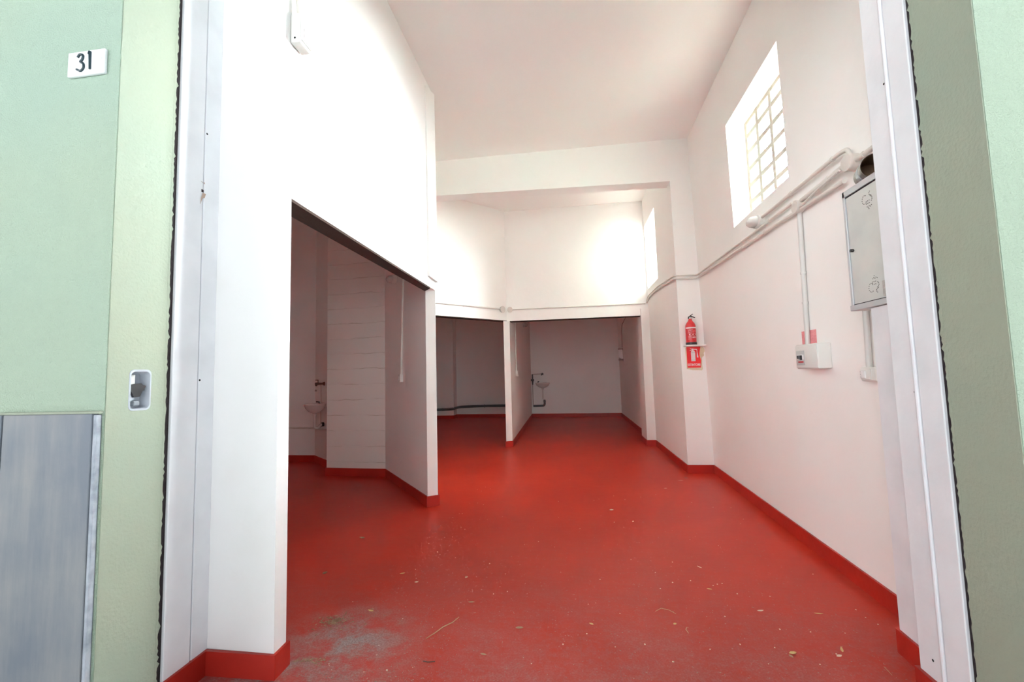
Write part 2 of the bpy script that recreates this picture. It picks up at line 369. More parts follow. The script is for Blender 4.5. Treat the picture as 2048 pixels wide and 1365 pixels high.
# blockwork pier and the walls behind it
bm = B(); prism(bm, [(-3.20, 5.40), (-2.355, 5.345), (-2.68, 5.9), (-2.9, 6.15), (-3.2, 6.15)], 0, 4.2); struct('wall_blockwork', bm, M_block)
bm = B(); prism(bm, [(-3.1, 5.55), (-3.1, 5.75), (-3.95, 6.45), (-5.6, 6.5), (-5.6, 6.33), (-3.91, 6.27)][::-1], 0, 4.2); struct('wall_left_bay', bm, M_wall)
bm = B(); box(bm, -5.6, -5.2, 1.785, 6.4, 0, 4.2); struct('wall_far_left', bm, M_wall)
bm = B(); box(bm, -5.6, -1.64, 1.56, 1.857, 0, 4.2); struct('wall_front_inside', bm, M_wall)
# slanting upper wall and the back bays
p0, p1 = Vector((-1.10, 7.62)), Vector((-2.75, 5.815))
n2 = Vector((-(p1-p0).y, (p1-p0).x)).normalized()*-.14
n2 = Vector((-.10, .11))
bm = B(); prism(bm, [(p0.x, p0.y), (p1.x, p1.y), (p1.x+n2.x, p1.y+n2.y), (p0.x+n2.x*.3, p0.y+.17)], 2.206, 4.2)
struct('wall_back_left', bm, M_wall)
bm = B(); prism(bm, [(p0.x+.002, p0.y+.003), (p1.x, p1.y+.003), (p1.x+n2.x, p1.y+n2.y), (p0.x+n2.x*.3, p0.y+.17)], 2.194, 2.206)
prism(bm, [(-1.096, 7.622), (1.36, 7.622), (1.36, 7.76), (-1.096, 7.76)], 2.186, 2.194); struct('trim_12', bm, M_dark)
bm = B(); prism(bm, [(-1.098, 7.62), (1.37, 7.62), (1.37, 7.76), (-1.098, 7.76)], 2.194, 4.2); struct('wall_back_upper', bm, M_wall)
bm = B(); prism(bm, [(-1.147, 7.52), (-1.045, 7.57), (-1.157, 12.75), (-1.27, 12.75)], 0, 2.188)
prism(bm, [(-1.12, 7.66), (-1.045, 7.66), (-1.157, 12.75), (-1.27, 12.75)], 2.188, 4.2); struct('wall_divider', bm, M_wall)
bm = B(); prism(bm, [(-5.6, 12.9), (-3.44, 12.82), (1.7, 12.46), (1.7, 13.2), (-5.6, 13.2)], 0, 4.2); box(bm, -4.6, -3.425, 12.47, 12.95, 0, 4.2); struct('wall_back', bm, M_wall)
bm = B(); box(bm, -4.9, -4.5, 6.4, 12.9, 0, 4.2); struct('wall_bay_left', bm, M_wall)
# beam across the room
bm = B(); hexa(bm, [(-2.62, 5.598, 3.73), (1.36, 5.598, 3.648), (1.36, 5.80, 3.648), (-2.62, 5.80, 3.73), (-2.62, 5.598, 4.21), (1.36, 5.598, 4.21), (1.36, 5.80, 4.21), (-2.62, 5.80, 4.21)]); struct('wall_beam', bm, M_wall)

# right wall
def XR(y, z):
    b = 1.573+(y-2.5)*.03055; t = 1.54+(y-2.5)*.0122; return b+(t-b)*z/4.2
def hex_r(bm, f, y0, y1, z0, z1, xo, n=1):
    for i in range(n):
        a = y0+(y1-y0)*i/n; b = y0+(y1-y0)*(i+1)/n
        hexa(bm, [(f(a, z0), a, z0), (xo, a, z0), (xo, b, z0), (f(b, z0), b, z0), (f(a, z1), a, z1), (xo, a, z1), (xo, b, z1), (f(b, z1), b, z1)])
WY0, WY1, WZ0, WZ1 = 3.205, 4.30, 2.585, 3.60
bm = B(); XO = 1.86
hex_r(bm, XR, 1.56, WY0, 0, 4.2, XO); hex_r(bm, XR, WY1, 5.65, 0, 4.2, XO)
hex_r(bm, XR, WY0, WY1, 0, WZ0, XO); hex_r(bm, XR, WY0, WY1, WZ1, 4.2, XO)
struct('wall_right', bm, M_wall)
def XP(y, z): return 1.363-.030*z/4.2-(.004 if y > 8 else 0)
V0, V1, VZ0, VZ1 = 6.68, 7.56, 2.63, 3.72
bm = B(); XQ = 1.66
hexa(bm, [(1.363, 5.60, 0), (1.9, 5.60, 0), (1.9, 5.85, 0), (1.363, 5.85, 0), (1.333, 5.60, 4.2), (1.9, 5.60, 4.2), (1.9, 5.85, 4.2), (1.333, 5.85, 4.2)])
hex_r(bm, XP, 5.85, V0, 0, 4.2, XQ); hex_r(bm, XP, V1, 12.9, 0, 4.2, XQ); hex_r(bm, XP, V0, V1, 0, VZ0, XQ); hex_r(bm, XP, V0, V1, VZ1, 4.2, XQ)
struct('wall_right_rear', bm, M_wall)
bm = B(); prism(bm, [(1.215, 7.575), (1.38, 7.575), (1.38, 8.12), (1.215, 8.12)], 0, 2.31); struct('wall_pier', bm, M_wall)
bm = B(); prism(bm, [(1.363, 1.93), (1.62, 1.93), (1.62, 2.20), (1.41, 2.20), (1.375, 2.185)], 0, 1.508); struct('wall_door_pier', bm, M_jamb)
bm = B(); box(bm, 1.36, 1.9, 1.66, 1.94, 0, 4.2); struct('wall_front_right_inside', bm, M_wall)

# windows: painted iron grid with panes
def window(name, x, ys, zs, extra):
    bm = B(); t = .026
    for y in ys: rbox(bm, x, x+.045, y-t, y+t, zs[0]-.02, zs[-1]+.02, .004)
    for z in zs: rbox(bm, x+.002, x+.043, ys[0]-.01, ys[-1]+.01, z-t*.82, z+t*.82, .004)
    w_ = struct(name, bm, M_muntin)
    for i in range(len(ys)-1):
        for k in range(len(zs)-1):
            g = B(); box(g, x+.020, x+.024, ys[i]+.024, ys[i+1]-.024, zs[k]+.020, zs[k+1]-.020); obj('pane', g, M_glass, w_)
ys = [3.24, 3.50, 3.785, 4.045, 4.285]; zs = [2.585, 2.655, 2.815, 2.975, 3.135, 3.295, 3.455, 3.59]
window('window_1', 1.745, ys, zs, 0)
window('window_2', 1.56, [6.695, 6.91, 7.12, 7.33, 7.545], [2.65, 2.85, 3.065, 3.28, 3.495, 3.705], 0)

# skirting painted red
def skirt(name, paths, h=.10, t=.012):
    bm = B()
    for pts in paths:
        pts = [Vector(p) for p in pts]
        off = []
        for i, p in enumerate(pts):
            ns = []
            if i > 0: e = (p-pts[i-1]).normalized(); ns.append(Vector((e.y, -e.x)))
            if i < len(pts)-1: e = (pts[i+1]-p).normalized(); ns.append(Vector((e.y, -e.x)))
            n_ = sum(ns, Vector((0, 0))); n_ = n_/n_.length_squared*len(ns) if len(ns) > 1 and n_.length_squared > .05 else ns[0]
            off.append((p+n_*t, p-n_*.004))
        for i in range(len(pts)-1):
            a, a2 = off[i]; b, b2 = off[i+1]
            k = max(1, int((pts[i+1]-pts[i]).length/.15)); 
            for q in range(k):
                u, v = q/k, (q+1)/k
                f0 = a.lerp(b, u); f1 = a.lerp(b, v); g0 = a2.lerp(b2, u); g1 = a2.lerp(b2, v)
                hexa(bm, [(f0.x, f0.y, .0), (f1.x, f1.y, .0), (g1.x, g1.y, .0), (g0.x, g0.y, .0), (f0.x, f0.y, h), (f1.x, f1.y, h), (g1.x, g1.y, h), (g0.x, g0.y, h)])
    return struct(name, bm, M_base)
# paths run so that the room lies on their right-hand side
skirt('baseboard_left', [[(-1.606, 1.575), (-1.606, 1.775), (-1.285, 1.775), (-1.287, 1.857), (-1.63, 1.857)]])
skirt('baseboard_partition', [[(-1.64, 1.857), (-5.2, 1.857), (-5.2, 6.32), (-3.91, 6.27), (-3.1, 5.55)], [(-3.21, 5.8), (-3.20, 5.40), (-2.36, 5.345), A0, B0, al(B0, 2.1)]])
skirt('baseboard_back', [[(-4.5, 12.47), (-3.425, 12.47), (-3.425, 12.825), (-1.27, 12.67)], [(-1.265, 12.6), (-1.147, 7.52), (-1.045, 7.57), (-1.157, 12.65), (1.36, 12.485), (1.357, 8.12), (1.215, 8.12), (1.215, 7.575), (1.363, 7.575), (1.363, 5.60), (1.666, 5.60), (1.5625, 2.20), (1.41, 2.20), (1.375, 2.185), (1.363, 1.93), (1.272, 1.928), (1.262, 1.692)]])

# ------------------------------------------------------------------ things on the facade
SY = 1.325
def text_mesh(txt, size, depth, M, name, parent, loc, align='CENTER', bold=0.0, sx=1.0):
    c = bpy.data.curves.new(name, 'FONT'); c.body = txt; c.size = size; c.extrude = depth; c.align_x = align; c.align_y = 'CENTER'; c.offset = bold
    o = bpy.data.objects.new('t', c); C.objects.link(o)
    me = bpy.data.meshes.new_from_object(o.evaluated_get(bpy.context.evaluated_depsgraph_get()))
    bpy.data.objects.remove(o); bpy.data.curves.remove(c)
    me.transform(Matrix.Translation(Vector(loc)) @ Matrix.Rotation(PI/2, 4, 'X') @ Matrix.Diagonal((sx, 1, 1, 1)))
    me.materials.clear(); me.materials.append(M); me.name = name
    o = bpy.data.objects.new(name, me); C.objects.link(o); o.parent = parent; return o
t = thing('house_number_plate', 'white glazed house number tile reading 31 on the green outer wall', 'house number', (-1.745, SY, 2.40))
bm = B(); rbox(bm, -.080, .080, -.013, 0, 0, .096, .004, 3); obj('plate', bm, M_tile, t, True)
bm = B(); tube(bm, smooth_path([(-.034, -.0145, .070), (-.026, -.0145, .083), (-.010, -.0145, .078), (-.012, -.0145, .060), (-.024, -.0145, .051), (-.008, -.0145, .046), (-.005, -.0145, .026), (-.018, -.0145, .014), (-.036, -.0145, .024)], .012, 4), .0042, 8); obj('digit', bm, M_ink, t, True)
bm = B(); tube(bm, [(.012, -.0145, .078), (.021, -.0145, .084), (.021, -.0145, .018)], .0042, 8); obj('digit', bm, M_ink, t, True)
for x, z in ((-.068, .040), (.066, .057)):
    bm = B(); lathe(bm, [(.0035, .012), (.0035, .0145), (.001, .0155)], 12, 'Y', (x, 0, z)); obj('screw', bm, M_zincd, t, True)
# cladding slabs
g = 'grey stone slabs cladding the foot of the outer wall'
t = thing('stone_slab', 'grey streaked stone slab on the outer wall beside the doorway, below the house number', 'stone slab', (-1.82, SY, 0), 0, g)
bm = B(); rbox(bm, -.178, .186, -.024, 0, -.02, 1.152, .003); obj('slab', bm, M_slab, t)
bm = B(); rbox(bm, .186, .199, -.020, 0, -.02, 1.148, .003); obj('mortar_edge', bm, M_stedge, t)
t = thing('stone_slab', 'grey stone slab cut off by the left edge of the photo', 'stone slab', (-2.20, SY, 0), 0, g)
bm = B(); rbox(bm, -.19, .196, -.025, 0, -.02, 1.152, .003); obj('slab', bm, M_slab, t)
bm = B()
for i in range(40):
    x = -2.4+.8*i/39
    
box(bm, -2.42, -1.618, SY-.014, SY+.002, 1.152, 1.160); tag(obj('mortar_bead', bm, M_green2, None, center=True), 'thin green mortar bead along the top edge of the stone slabs', 'mortar')
# open socket box sunk in the left reveal (faces +x)
t = thing('open_wall_box', 'open recessed electrical box with a broken black cover in the pale green reveal', 'electrical box', (-1.612, 1.447, 1.157), PI/2)
# local x = along +y ; local -y = out of the wall (+x)
bm = B(); hw, hh, dp = .037, .140, .028
def rrect(hw, z0, z1, r, y, n=5):
    o = []
    for cx, cz, a0 in ((hw-r, z1-r, 0), (-hw+r, z1-r, PI/2), (-hw+r, z0+r, PI), (hw-r, z0+r, 1.5*PI)):
        for k in range(n+1):
            a = a0+PI/2*k/n; o.append((cx+r*math.cos(a), y, cz+r*math.sin(a)))
    return o
rings = [rrect(hw+.006, -.006, hh+.008, .018, .0002), rrect(hw+.005, -.005, hh+.007, .018, -.0018), rrect(hw, 0, hh, .016, -.0022), rrect(hw-.002, .002, hh-.002, .014, .0), rrect(hw-.004, .004, hh-.004, .013, .040)]
vs = [[bm.verts.new(p) for p in r] for r in rings]
for a, b in zip(vs, vs[1:]):
    for i in range(len(a)): bm.faces.new((a[i], a[(i+1) % len(a)], b[(i+1) % len(b)], b[i]))
M_bx = mat('pale_blue_plastic', (.42, .45, .50), .5)
obj('box_shell', bm, M_bx, t, True)
bm = B(); vs = [bm.verts.new(p) for p in rrect(hw-.004, .004, hh-.004, .013, .038)]; bm.faces.new(vs)
vs2 = [bm.verts.new(p) for p in rrect(hw-.004, .004, hh-.004, .013, .041)]; bm.faces.new(vs2[::-1])
for i in range(len(vs)): bm.faces.new((vs[i], vs[(i+1) % len(vs)], vs2[(i+1) % len(vs)], vs2[i]))
obj('back_plate', bm, M_bx, t)
bm = B(); rbox(bm, -.022, .006, .026, .039, .085, .132, .006, 3); obj('lug', bm, M_plastic, t, True)
pts = [(-.035, .090), (-.010, .095), (.010, .096), (.016, .090), (.029, .086), (.022, .074), (.024, .069), (.016, .067), (.006, .046), (-.016, .044), (-.024, .06), (-.033, .075)]
bm = B(); a = [bm.verts.new((x, .006, z)) for x, z in pts]; b = [bm.verts.new((x, .016, z)) for x, z in pts]; bm.faces.new(a[::-1]); bm.faces.new(b)
for i in range(len(a)): bm.faces.new((a[i], a[(i+1) % len(a)], b[(i+1) % len(a)], b[i]))
obj('broken_cover', bm, M_black, t)
bm = B(); rbox(bm, -.004, .022, .022, .038, .010, .030, .004); obj('knockout', bm, mat('grey_knockout', (.22, .24, .26), .6), t)
# torn tape and latch
t = thing('torn_tape', 'torn tan strip of tape hanging from the seam of the left door frame', 'tape', (-1.606, 1.695, 2.04), PI/2)
for q in ([(-.004, .055), (.012, .058), (.006, .036), (-.006, .030), (-.016, .0), (-.012, .03)], [(-.016, .105), (.006, .100), (.004, .108), (-.002, .103)]):
    bm = B(); a = [bm.verts.new((x, -.004-.10*abs(x)*.6, z)) for x, z in q]; b = [bm.verts.new((x, -.0025-.10*abs(x)*.6, z)) for x, z in q]; bm.faces.new(a); bm.faces.new(b[::-1])
    for i in range(len(a)): bm.faces.new((a[i], a[(i+1) % len(a)], b[(i+1) % len(a)], b[i]))
    obj('strip', bm, M_tan, t)
bm = B(); box(bm, -.008, .003, -.0012, 0, .060, .072); obj('latch_hole', bm, M_gap, t)  # flat dark patch, its colour stands in for shade inside the hole

# ------------------------------------------------------------------ electrics
def facing(side): return {'left': PI/2, 'right': -PI/2, 'back': 0}[side]
t = thing('junction_box', 'weathered white meter box high on the left wall near the doorway', 'junction box', (-1.292, 1.885, 2.885), PI/2)
bm = B(); rbox(bm, -.045, .045, -.052, 0, 0, .150, .006, 3); obj('body', bm, M_plastic, t, True)
bm = B(); rbox(bm, -.040, .040, -.060, -.050, .012, .140, .004, 2); obj('cover', bm, M_plastic, t, True)
bm = B(); rbox(bm, -.030, .034, -.0625, -.059, .018, .078, .002); obj('label_window', bm, M_label, t)
bm = B(); lathe(bm, [(.0008, .0), (.005, .001), (.005, .002), (.001, .0025)], 14, 'X', (-.0475, -.024, .022)); obj('cable_hole', bm, M_hole, t)
bm = B(); rbox(bm, -.030, .020, -.036, -.004, .148, .165, .003); obj('cable_gland', bm, M_plastic, t, True)
bm = B(); tube(bm, [(-1.262, 1.868, 3.045), (-1.275, 1.868, 3.2), (-1.285, 1.868, 4.19)], .014, 12); tag(obj('conduit', bm, M_pvc, None, True, True), 'short white conduit rising from the meter box high on the left wall', 'conduit')
bm = B(); tube(bm, [(-1.290, 1.925, 2.99), (-1.297, 1.915, 3.1), (-1.302, 1.905, 4.19)], .006, 8); tag(obj('cable', bm, mat('grey_cable', (.35, .34, .34), .5), None, True, True), 'thin grey cable beside the conduit above the left meter box', 'cable')

def clip_ring(p, d, r):
    bm = B(); d = Vector(d).normalized(); p = Vector(p); tube(bm, [p-d*.006, p+d*.006], r*1.28, 10); return bm
def run(name, label, pts, r, M, clips=(), rad=.03, group=None, cat='conduit'):
    path = smooth_path(pts, rad)
    o = thing(name, label, cat, pts[0], 0, group)
    bm = B(); tube(bm, [Vector(p)-Vector(pts[0]) for p in path], r, 12); obj('pipe', bm, M, o, True)
    for seg, f in clips:
        a, b = Vector(pts[seg]), Vector(pts[seg+1]); bm = clip_ring(a.lerp(b, f)-Vector(pts[0]), b-a, r); obj('clip', bm, M, o, True)
    return o
def RW(y, z, off): return (XR(y, z)-off, y, z)
# upper of the two long pipes on the right wall, wraps the pillar
run('conduit', 'upper of the two thin conduits running back along the right wall below the windows',
    [RW(3.12, 2.365, .028), RW(3.87, 2.376, .026), RW(4.77, 2.397, .026), RW(5.57, 2.415, .026), (1.35, 5.585, 2.424), (1.325, 5.62, 2.43), (1.326, 6.6, 2.497), (1.326, 7.4, 2.50), (1.328, 7.58, 2.455), (1.328, 7.60, 2.40)],
    .0105, M_pvc, [(0, .5), (1, .5), (2, .3), (2, .9), (5, .4)])
run('conduit', 'lower of the two thin conduits running back along the right wall below the windows',
    [RW(2.55, 2.262, .028), RW(3.0, 2.283, .026), RW(3.32, 2.301, .026), RW(4.64, 2.345, .026), RW(5.57, 2.375, .026), (1.35, 5.585, 2.385), (1.325, 5.62, 2.39), (1.326, 6.6, 2.455), (1.326, 7.35, 2.465), (1.328, 7.55, 2.42)],
    .0125, M_pvc, [(2, .2), (2, .55), (3, .4), (6, .4)])
run('conduit', 'thick conduit linking the two round boxes on the right wall', [RW(3.0, 2.335, .03), RW(2.76, 2.338, .03), RW(2.53, 2.342, .03)], .014, M_pvc, [(1, .3)])
run('conduit', 'thin cable pipe sagging between the two round boxes on the right wall', [RW(3.02, 2.300, .04), RW(2.93, 2.296, .04), RW(2.84, 2.314, .04), RW(2.56, 2.330, .04)], .007, M_pvc, [(1, .5), (2, .9)])
run('conduit', 'topmost conduit from the oval lamp to the elbow near the gas cabinet', [RW(3.60, 2.440, .03), RW(3.27, 2.435, .03), RW(2.56, 2.428, .03), RW(2.49, 2.415, .03), RW(2.48, 2.37, .03)], .012, M_pvc, [(1, .2), (1, .9)], .04)
run('conduit', 'short conduit passing behind the tin flue pipe on the right wall', [RW(2.44, 2.325, .03), RW(1.96, 2.31, .03)], .013, M_pvc, [(0, .15)])
def round_box(label, loc, rz, r=.042, depth=.035, M=M_pvc):
    t = thing('round_junction_box', label, 'junction box', loc, rz)
    bm = B(); lathe(bm, [(r*.94, 0), (r, .004), (r, depth*.8), (r*.2, depth*.8)], 24, 'Y'); obj('body', bm, M, t, True)
    bm = B(); lathe(bm, [(r*1.03, depth*.78), (r*1.05, depth*.88), (r*.98, depth), (r*.1, depth*1.01)], 24, 'Y'); obj('lid', bm, M, t, True)
    return t
round_box('round junction box above the gas cabinet on the right wall', (XR(2.47, 2.33)-.004, 2.47, 2.33), -PI/2, .045, .055)
round_box('round junction box on the right wall above the breaker box', (XR(3.05, 2.31)-.004, 3.05, 2.311), -PI/2, .042, .050)
def lamp(label, loc, rz, s=1.0):
    t = thing('bulkhead_lamp', label, 'lamp', loc, rz)
    bm = B(); lathe(bm, [(.062*s, 0), (.064*s, .006), (.064*s, .040*s), (.056*s, .046*s), (.01, .046*s)], 28, 'Y', sx=1.25, sy=.8); obj('base', bm, M_plastic, t, True)
    bm = B(); lathe(bm, [(.054*s, .044*s), (.055*s, .060*s), (.050*s, .082*s), (.036*s, .100*s), (.018*s, .108*s), (.001, .110*s)], 24, 'Y', sx=1.2, sy=.8); obj('glass_dome', bm, mat('milky_lamp_glass', (.62, .60, .57), .25), t, True)
    return t
lamp('oval bulkhead lamp under the gridded window on the right wall', (XR(3.68, 2.43)-.001, 3.70, 2.435), -PI/2, 1.0)
run('conduit', 'conduit dropping from the round box down to the breaker box', [RW(3.063, 2.28, .02), RW(3.09, 1.825, .016), RW(3.113, 1.386, .016)], .015, M_pvcg, [(0, .9), (1, .35)])
# breaker box: local -y is out of the wall, local x is towards the doorway? (rz=-90deg: local x -> world -y)
t = thing('breaker_box', 'white plastic breaker box with a small switch window on the right wall', 'breaker box', (XR(3.03, 1.3)-.001, 3.01, 1.235), -PI/2)
bm = B(); rbox(bm, -.130, .130, -.080, 0, 0, .158, .008, 3); obj('body', bm, M_plastic, t, True)
bm = B(); rbox(bm, -.126, .128, -.084, -.078, .006, .152, .004, 2); obj('front_cover', bm, M_plastic, t, True)
bm = B(); rbox(bm, -.112, -.014, -.086, -.083, .024, .118, .003, 2); obj('window_frame', bm, mat('grey_plastic', (.50, .50, .49), .5), t, True)
for i, x in enumerate((-.082, -.064, -.046)):
    bm = B(); rbox(bm, x-.006, x+.006, -.096, -.085, .066-.004*i, .088, .002); obj('breaker_switch', bm, M_black if i != 1 else M_grey, t, True)
bm = B(); rbox(bm, -.090, -.026, -.0875, -.0855, .040, .050, .001); obj('red_label', bm, M_red, t)
bm = B(); rbox(bm, -.100, -.020, -.0868, -.0855, .060, .092, .001); obj('white_label', bm, M_signw, t)
t = thing('paper_notice', 'pink paper slip stuck to the right wall behind the breaker box', 'paper', (XR(3.11, 1.44)-.0002, 3.12, 1.385), -PI/2)
bm = B(); box(bm, -.088, .088, -.0016, 0, 0, .103); obj('sheet', bm, M_pink, t)
run('conduit', 'conduit dropping from under the gas cabinet to the small switch box', [RW(2.492, 1.62, .016), RW(2.51, 1.232, .016)], .0145, M_pvcg, [])
t = thing('switch_box', 'small white wall switch box on the right wall below the gas cabinet', 'switch', (XR(2.45, 1.2)-.001, 2.46, 1.165), -PI/2)
bm = B(); rbox(bm, -.063, .060, -.052, 0, 0, .074, .008, 3); obj('body', bm, M_plastic, t, True)
bm = B(); rbox(bm, -.058, .020, -.056, -.050, .010, .064, .003, 2); obj('front_plate', bm, M_plastic, t, True)
bm = B(); rbox(bm, -.050, -.014, -.061, -.054, .016, .056, .003, 2); obj('rocker', bm, M_signw, t, True)
for z in (.022, .036, .050):
    bm = B(); rbox(bm, -.056, -.052, -.0575, -.055, z-.003, z+.003, .001); obj('socket_hole', bm, M_black, t)

# gas meter cabinet on the right wall
t = thing('meter_cabinet', 'galvanised steel gas meter cabinet hanging on the right wall by the doorway', 'cabinet', (1.563, 2.11, 1.512), -PI/2)
# local x -> world -y ; front at local y = -.193 (world x 1.37)
HW = .196; HC = .592
bm = B(); rbox(bm, -HW, HW+.10, -.180, .0, 0, HC, .002); obj('body', bm, M_zinc, t)
bm = B(); rbox(bm, -HW, -HW+.016, -.197, -.180, 0, HC, .002); rbox(bm, -HW, HW+.10, -.197, -.180, HC-.030, HC, .002); rbox(bm, -HW, HW+.10, -.203, -.180, 0, .026, .002); obj('frame', bm, M_zincd, t)
dr = B(); rbox(dr, -HW+.018, HW+.098, -.192, -.181, .028, HC-.034, .002); door = obj('door', dr, M_zinc, t)
for z0, z1 in ((HC-.0365, HC-.031), (.027, .031)):
    bm = B(); box(bm, -HW+.015, HW+.098, -.1935, -.190, z0, z1); obj('door_gap', bm, M_gap, door)  # dark strips, shade of the door gap put into their colour
bm = B(); lathe(bm, [(.007, .190), (.007, .205), (.002, .206)], 14, 'Y', (-.155, 0, .290)); tube(bm, [(-.155, -.200, .290), (-.128, -.206, .283)], .0028, 8); obj('lock', bm, M_black, door, True)
random.seed(4)
def perforate(cx, cz, flip):
    pts = []
    k = -1 if flip else 1
    for i in range(9): a = math.radians(60+i*30); pts.append((-.018+.017*math.cos(a), k*(.012+.020*math.sin(a))))
    for i in range(6): pts.append((-.008+.010*(i % 3), k*(.000-.012*(i//3))))
    for i in range(5): a = math.radians(-60+i*35); pts.append((.020+.012*math.cos(a), k*(.004+.012*math.sin(a))))
    for i in range(5): a = math.radians(120+i*40); pts.append((.024+.010*math.cos(a), k*(.030+.010*math.sin(a))))
    for i in range(5): pts.append((-.004+.007*i, k*(-.026-.004*(i % 2))))
    pts.append((.006, k*-.038))
    for x, z in pts:
        bm = B(); lathe(bm, [(.0004, .1900), (.0021, .1921), (.0021, .1927), (.0004, .1930)], 8, 'Y', (cx+x, 0, cz+z)); obj('vent_hole', bm, M_hole, door)  # black discs on the door, perforation shade by colour
perforate(-.028, .485, False); perforate(-.034, .100, True)
bm = B(); rbox(bm, .022, .060, -.1945, -.191, .036, .105, .001); obj('label_plate', bm, M_label, door)
# flue pipe resting on it
t = thing('flue_pipe', 'tarnished tin flue pipe lying open-ended on top of the gas cabinet', 'pipe', (1.440, 2.195, 2.108), math.radians(-20))
def shell(bm, y0, y1, r, th, c=(0, 0, .058), seg=32):
    for rr_, a, b in ((r, y0, y1), (r-th, y0, y1)):
        pass
    R_ = []
    for rad, y in ((r, y0), (r, y1), (r-th, y1), (r-th, y0)):
        R_.append([bm.verts.new((c[0]+rad*math.cos(2*PI*i/seg), y, c[2]+rad*math.sin(2*PI*i/seg))) for i in range(seg)])
    for k in range(4):
        a, b = R_[k], R_[(k+1) % 4]
        for i in range(seg): bm.faces.new((a[i], a[(i+1) % seg], b[(i+1) % seg], b[i]))
bm = B(); shell(bm, -.055, .080, .0565, .0012); obj('pipe', bm, M_flue, t, True)
bm = B(); shell(bm, -.052, .078, .0548, .001, (0, 0, .058)); obj('inner_lining', bm, M_fluein, t, True)
bm = B(); lathe(bm, [(.001, -.074), (.0545, -.074), (.0545, -.076), (.001, -.076)], 32, 'Y', (0, 0, .058)); obj('end_plug', bm, M_fluein, t, True)
bm = B(); shell(bm, -.005, .035, .0578, .002); obj('band', bm, mat('clean_tin_band', (.36, .38, .41), .35, .7), t, True)

# ------------------------------------------------------------------ extinguisher and its sign on the pillar (plane y = 5.60)
PY = 5.60
t = thing('bracket_shelf', 'thin white shelf bracket carrying the fire extinguisher', 'shelf', (1.508, PY, 1.531))
bm = B(); rbox(bm, -.120, .105, -.150, 0, .0, .016, .003); obj('shelf_board', bm, M_wall, t)
bm = B(); prism(bm, [(-.006, -.12), (.006, -.12), (.006, -.02), (-.006, -.02)], -.004, .001); obj('brace', bm, M_wall, t)
t = thing('fire_extinguisher', 'red fire extinguisher standing on its shelf above the ESTINTORE sign', 'fire extinguisher', (1.464, PY-.075, 1.547), math.radians(8))
R0 = .060
bm = B(); lathe(bm, [(.050, .024), (R0, .026), (R0, .215), (.058, .240), (.048, .265), (.032, .285), (.021, .300), (.018, .318), (.002, .320)], 32); obj('cylinder', bm, M_red, t, True)
bm = B(); lathe(bm, [(.058, 0), (.0635, .004), (.0635, .030), (.0600, .032), (.001, .031)], 32); obj('base_ring', bm, M_black, t, True)
def wrap(bm, a0, a1, z0, z1, r=R0+.0006, seg=10):
    lo = [bm.verts.new((r*math.sin(a0+(a1-a0)*i/seg), -r*math.cos(a0+(a1-a0)*i/seg), z0)) for i in range(seg+1)]
    hi = [bm.verts.new((r*math.sin(a0+(a1-a0)*i/seg), -r*math.cos(a0+(a1-a0)*i/seg), z1)) for i in range(seg+1)]
    for i in range(seg): bm.faces.new((lo[i], lo[i+1], hi[i+1], hi[i]))
bm = B(); wrap(bm, -1.5, 1.5, .198, .214, seg=24); obj('label_band', bm, M_signw, t)
bm = B(); random.seed(9)
for z0, dens in ((.183, .7), (.172, .6), (.160, .5), (.150, .6), (.138, .5), (.108, .8), (.099, .6), (.090, .5), (.080, .7), (.066, .3)):
    a = -1.0
    while a < 1.0:
        wdt = random.uniform(.04, .14)
        if random.random() < dens: wrap(bm, a, min(1.05, a+wdt), z0, z0+.0045, seg=2)
        a += wdt+.04
for a in (-.62, 0, .62): wrap(bm, a-.13, a+.13, .118, .132, seg=3)
wrap(bm, -.15, .62, .084, .098, R0+.0007)
obj('label_print', bm, mat('label_pink_print', (.72, .42, .44), .4), t)
bm = B(); lathe(bm, [(.013, .316), (.015, .322), (.015, .338), (.010, .345), (.001, .346)], 16); obj('valve', bm, M_chrome, t, True)
bm = B(); tube(bm, [(-.022, 0, .322), (-.016, 0, .342), (.010, 0, .352), (.050, 0, .338), (.062, 0, .334)], [.006, .008, .008, .005, .004], 8); obj('carry_handle', bm, M_black, t, True)
bm = B(); tube(bm, [(-.012, 0, .345), (.012, 0, .362), (.038, 0, .380)], [.006, .005, .0035], 8); obj('squeeze_lever', bm, M_black, t, True)
t = thing('safety_sign', 'red ESTINTORE sign with a white extinguisher pictogram on the pillar', 'sign', (1.500, PY-.001, 1.26))
bm = B(); rr = [(-.090, .262), (-.093, .2), (-.086, .1), (-.088, .0), (-.02, -.018), (.05, -.020), (.088, -.024), (.100, -.004), (.094, .05), (.098, .13), (.125, .16), (.120, .185), (.135, .21), (.130, .245), (.105, .27)]
a = [bm.verts.new((x, -.0006, z)) for x, z in rr[::-1]]; b = [bm.verts.new((x, .0006, z)) for x, z in rr[::-1]]; bm.faces.new(a); bm.faces.new(b[::-1])
for i in range(len(a)): bm.faces.new((a[i], b[i], b[(i+1) % len(a)], a[(i+1) % len(a)]))
obj('glue_border', bm, M_glue, t)
bm = B(); qq = [(-.080, .268), (-.078, .012), (.078, .010), (.084, .10), (.070, .16), (.072, .20), (.086, .268)]
a = [bm.verts.new((x, -.0022, z)) for x, z in qq[::-1]]; b = [bm.verts.new((x, -.0004, z)) for x, z in qq[::-1]]; bm.faces.new(a); bm.faces.new(b[::-1])
for i in range(len(a)): bm.faces.new((a[i], b[i], b[(i+1) % len(a)], a[(i+1) % len(a)]))
obj('red_panel', bm, M_sign, t)
def flat(bm, pts, y=-.0032):
    bm.faces.new([bm.verts.new((x, y, z)) for x, z in pts])
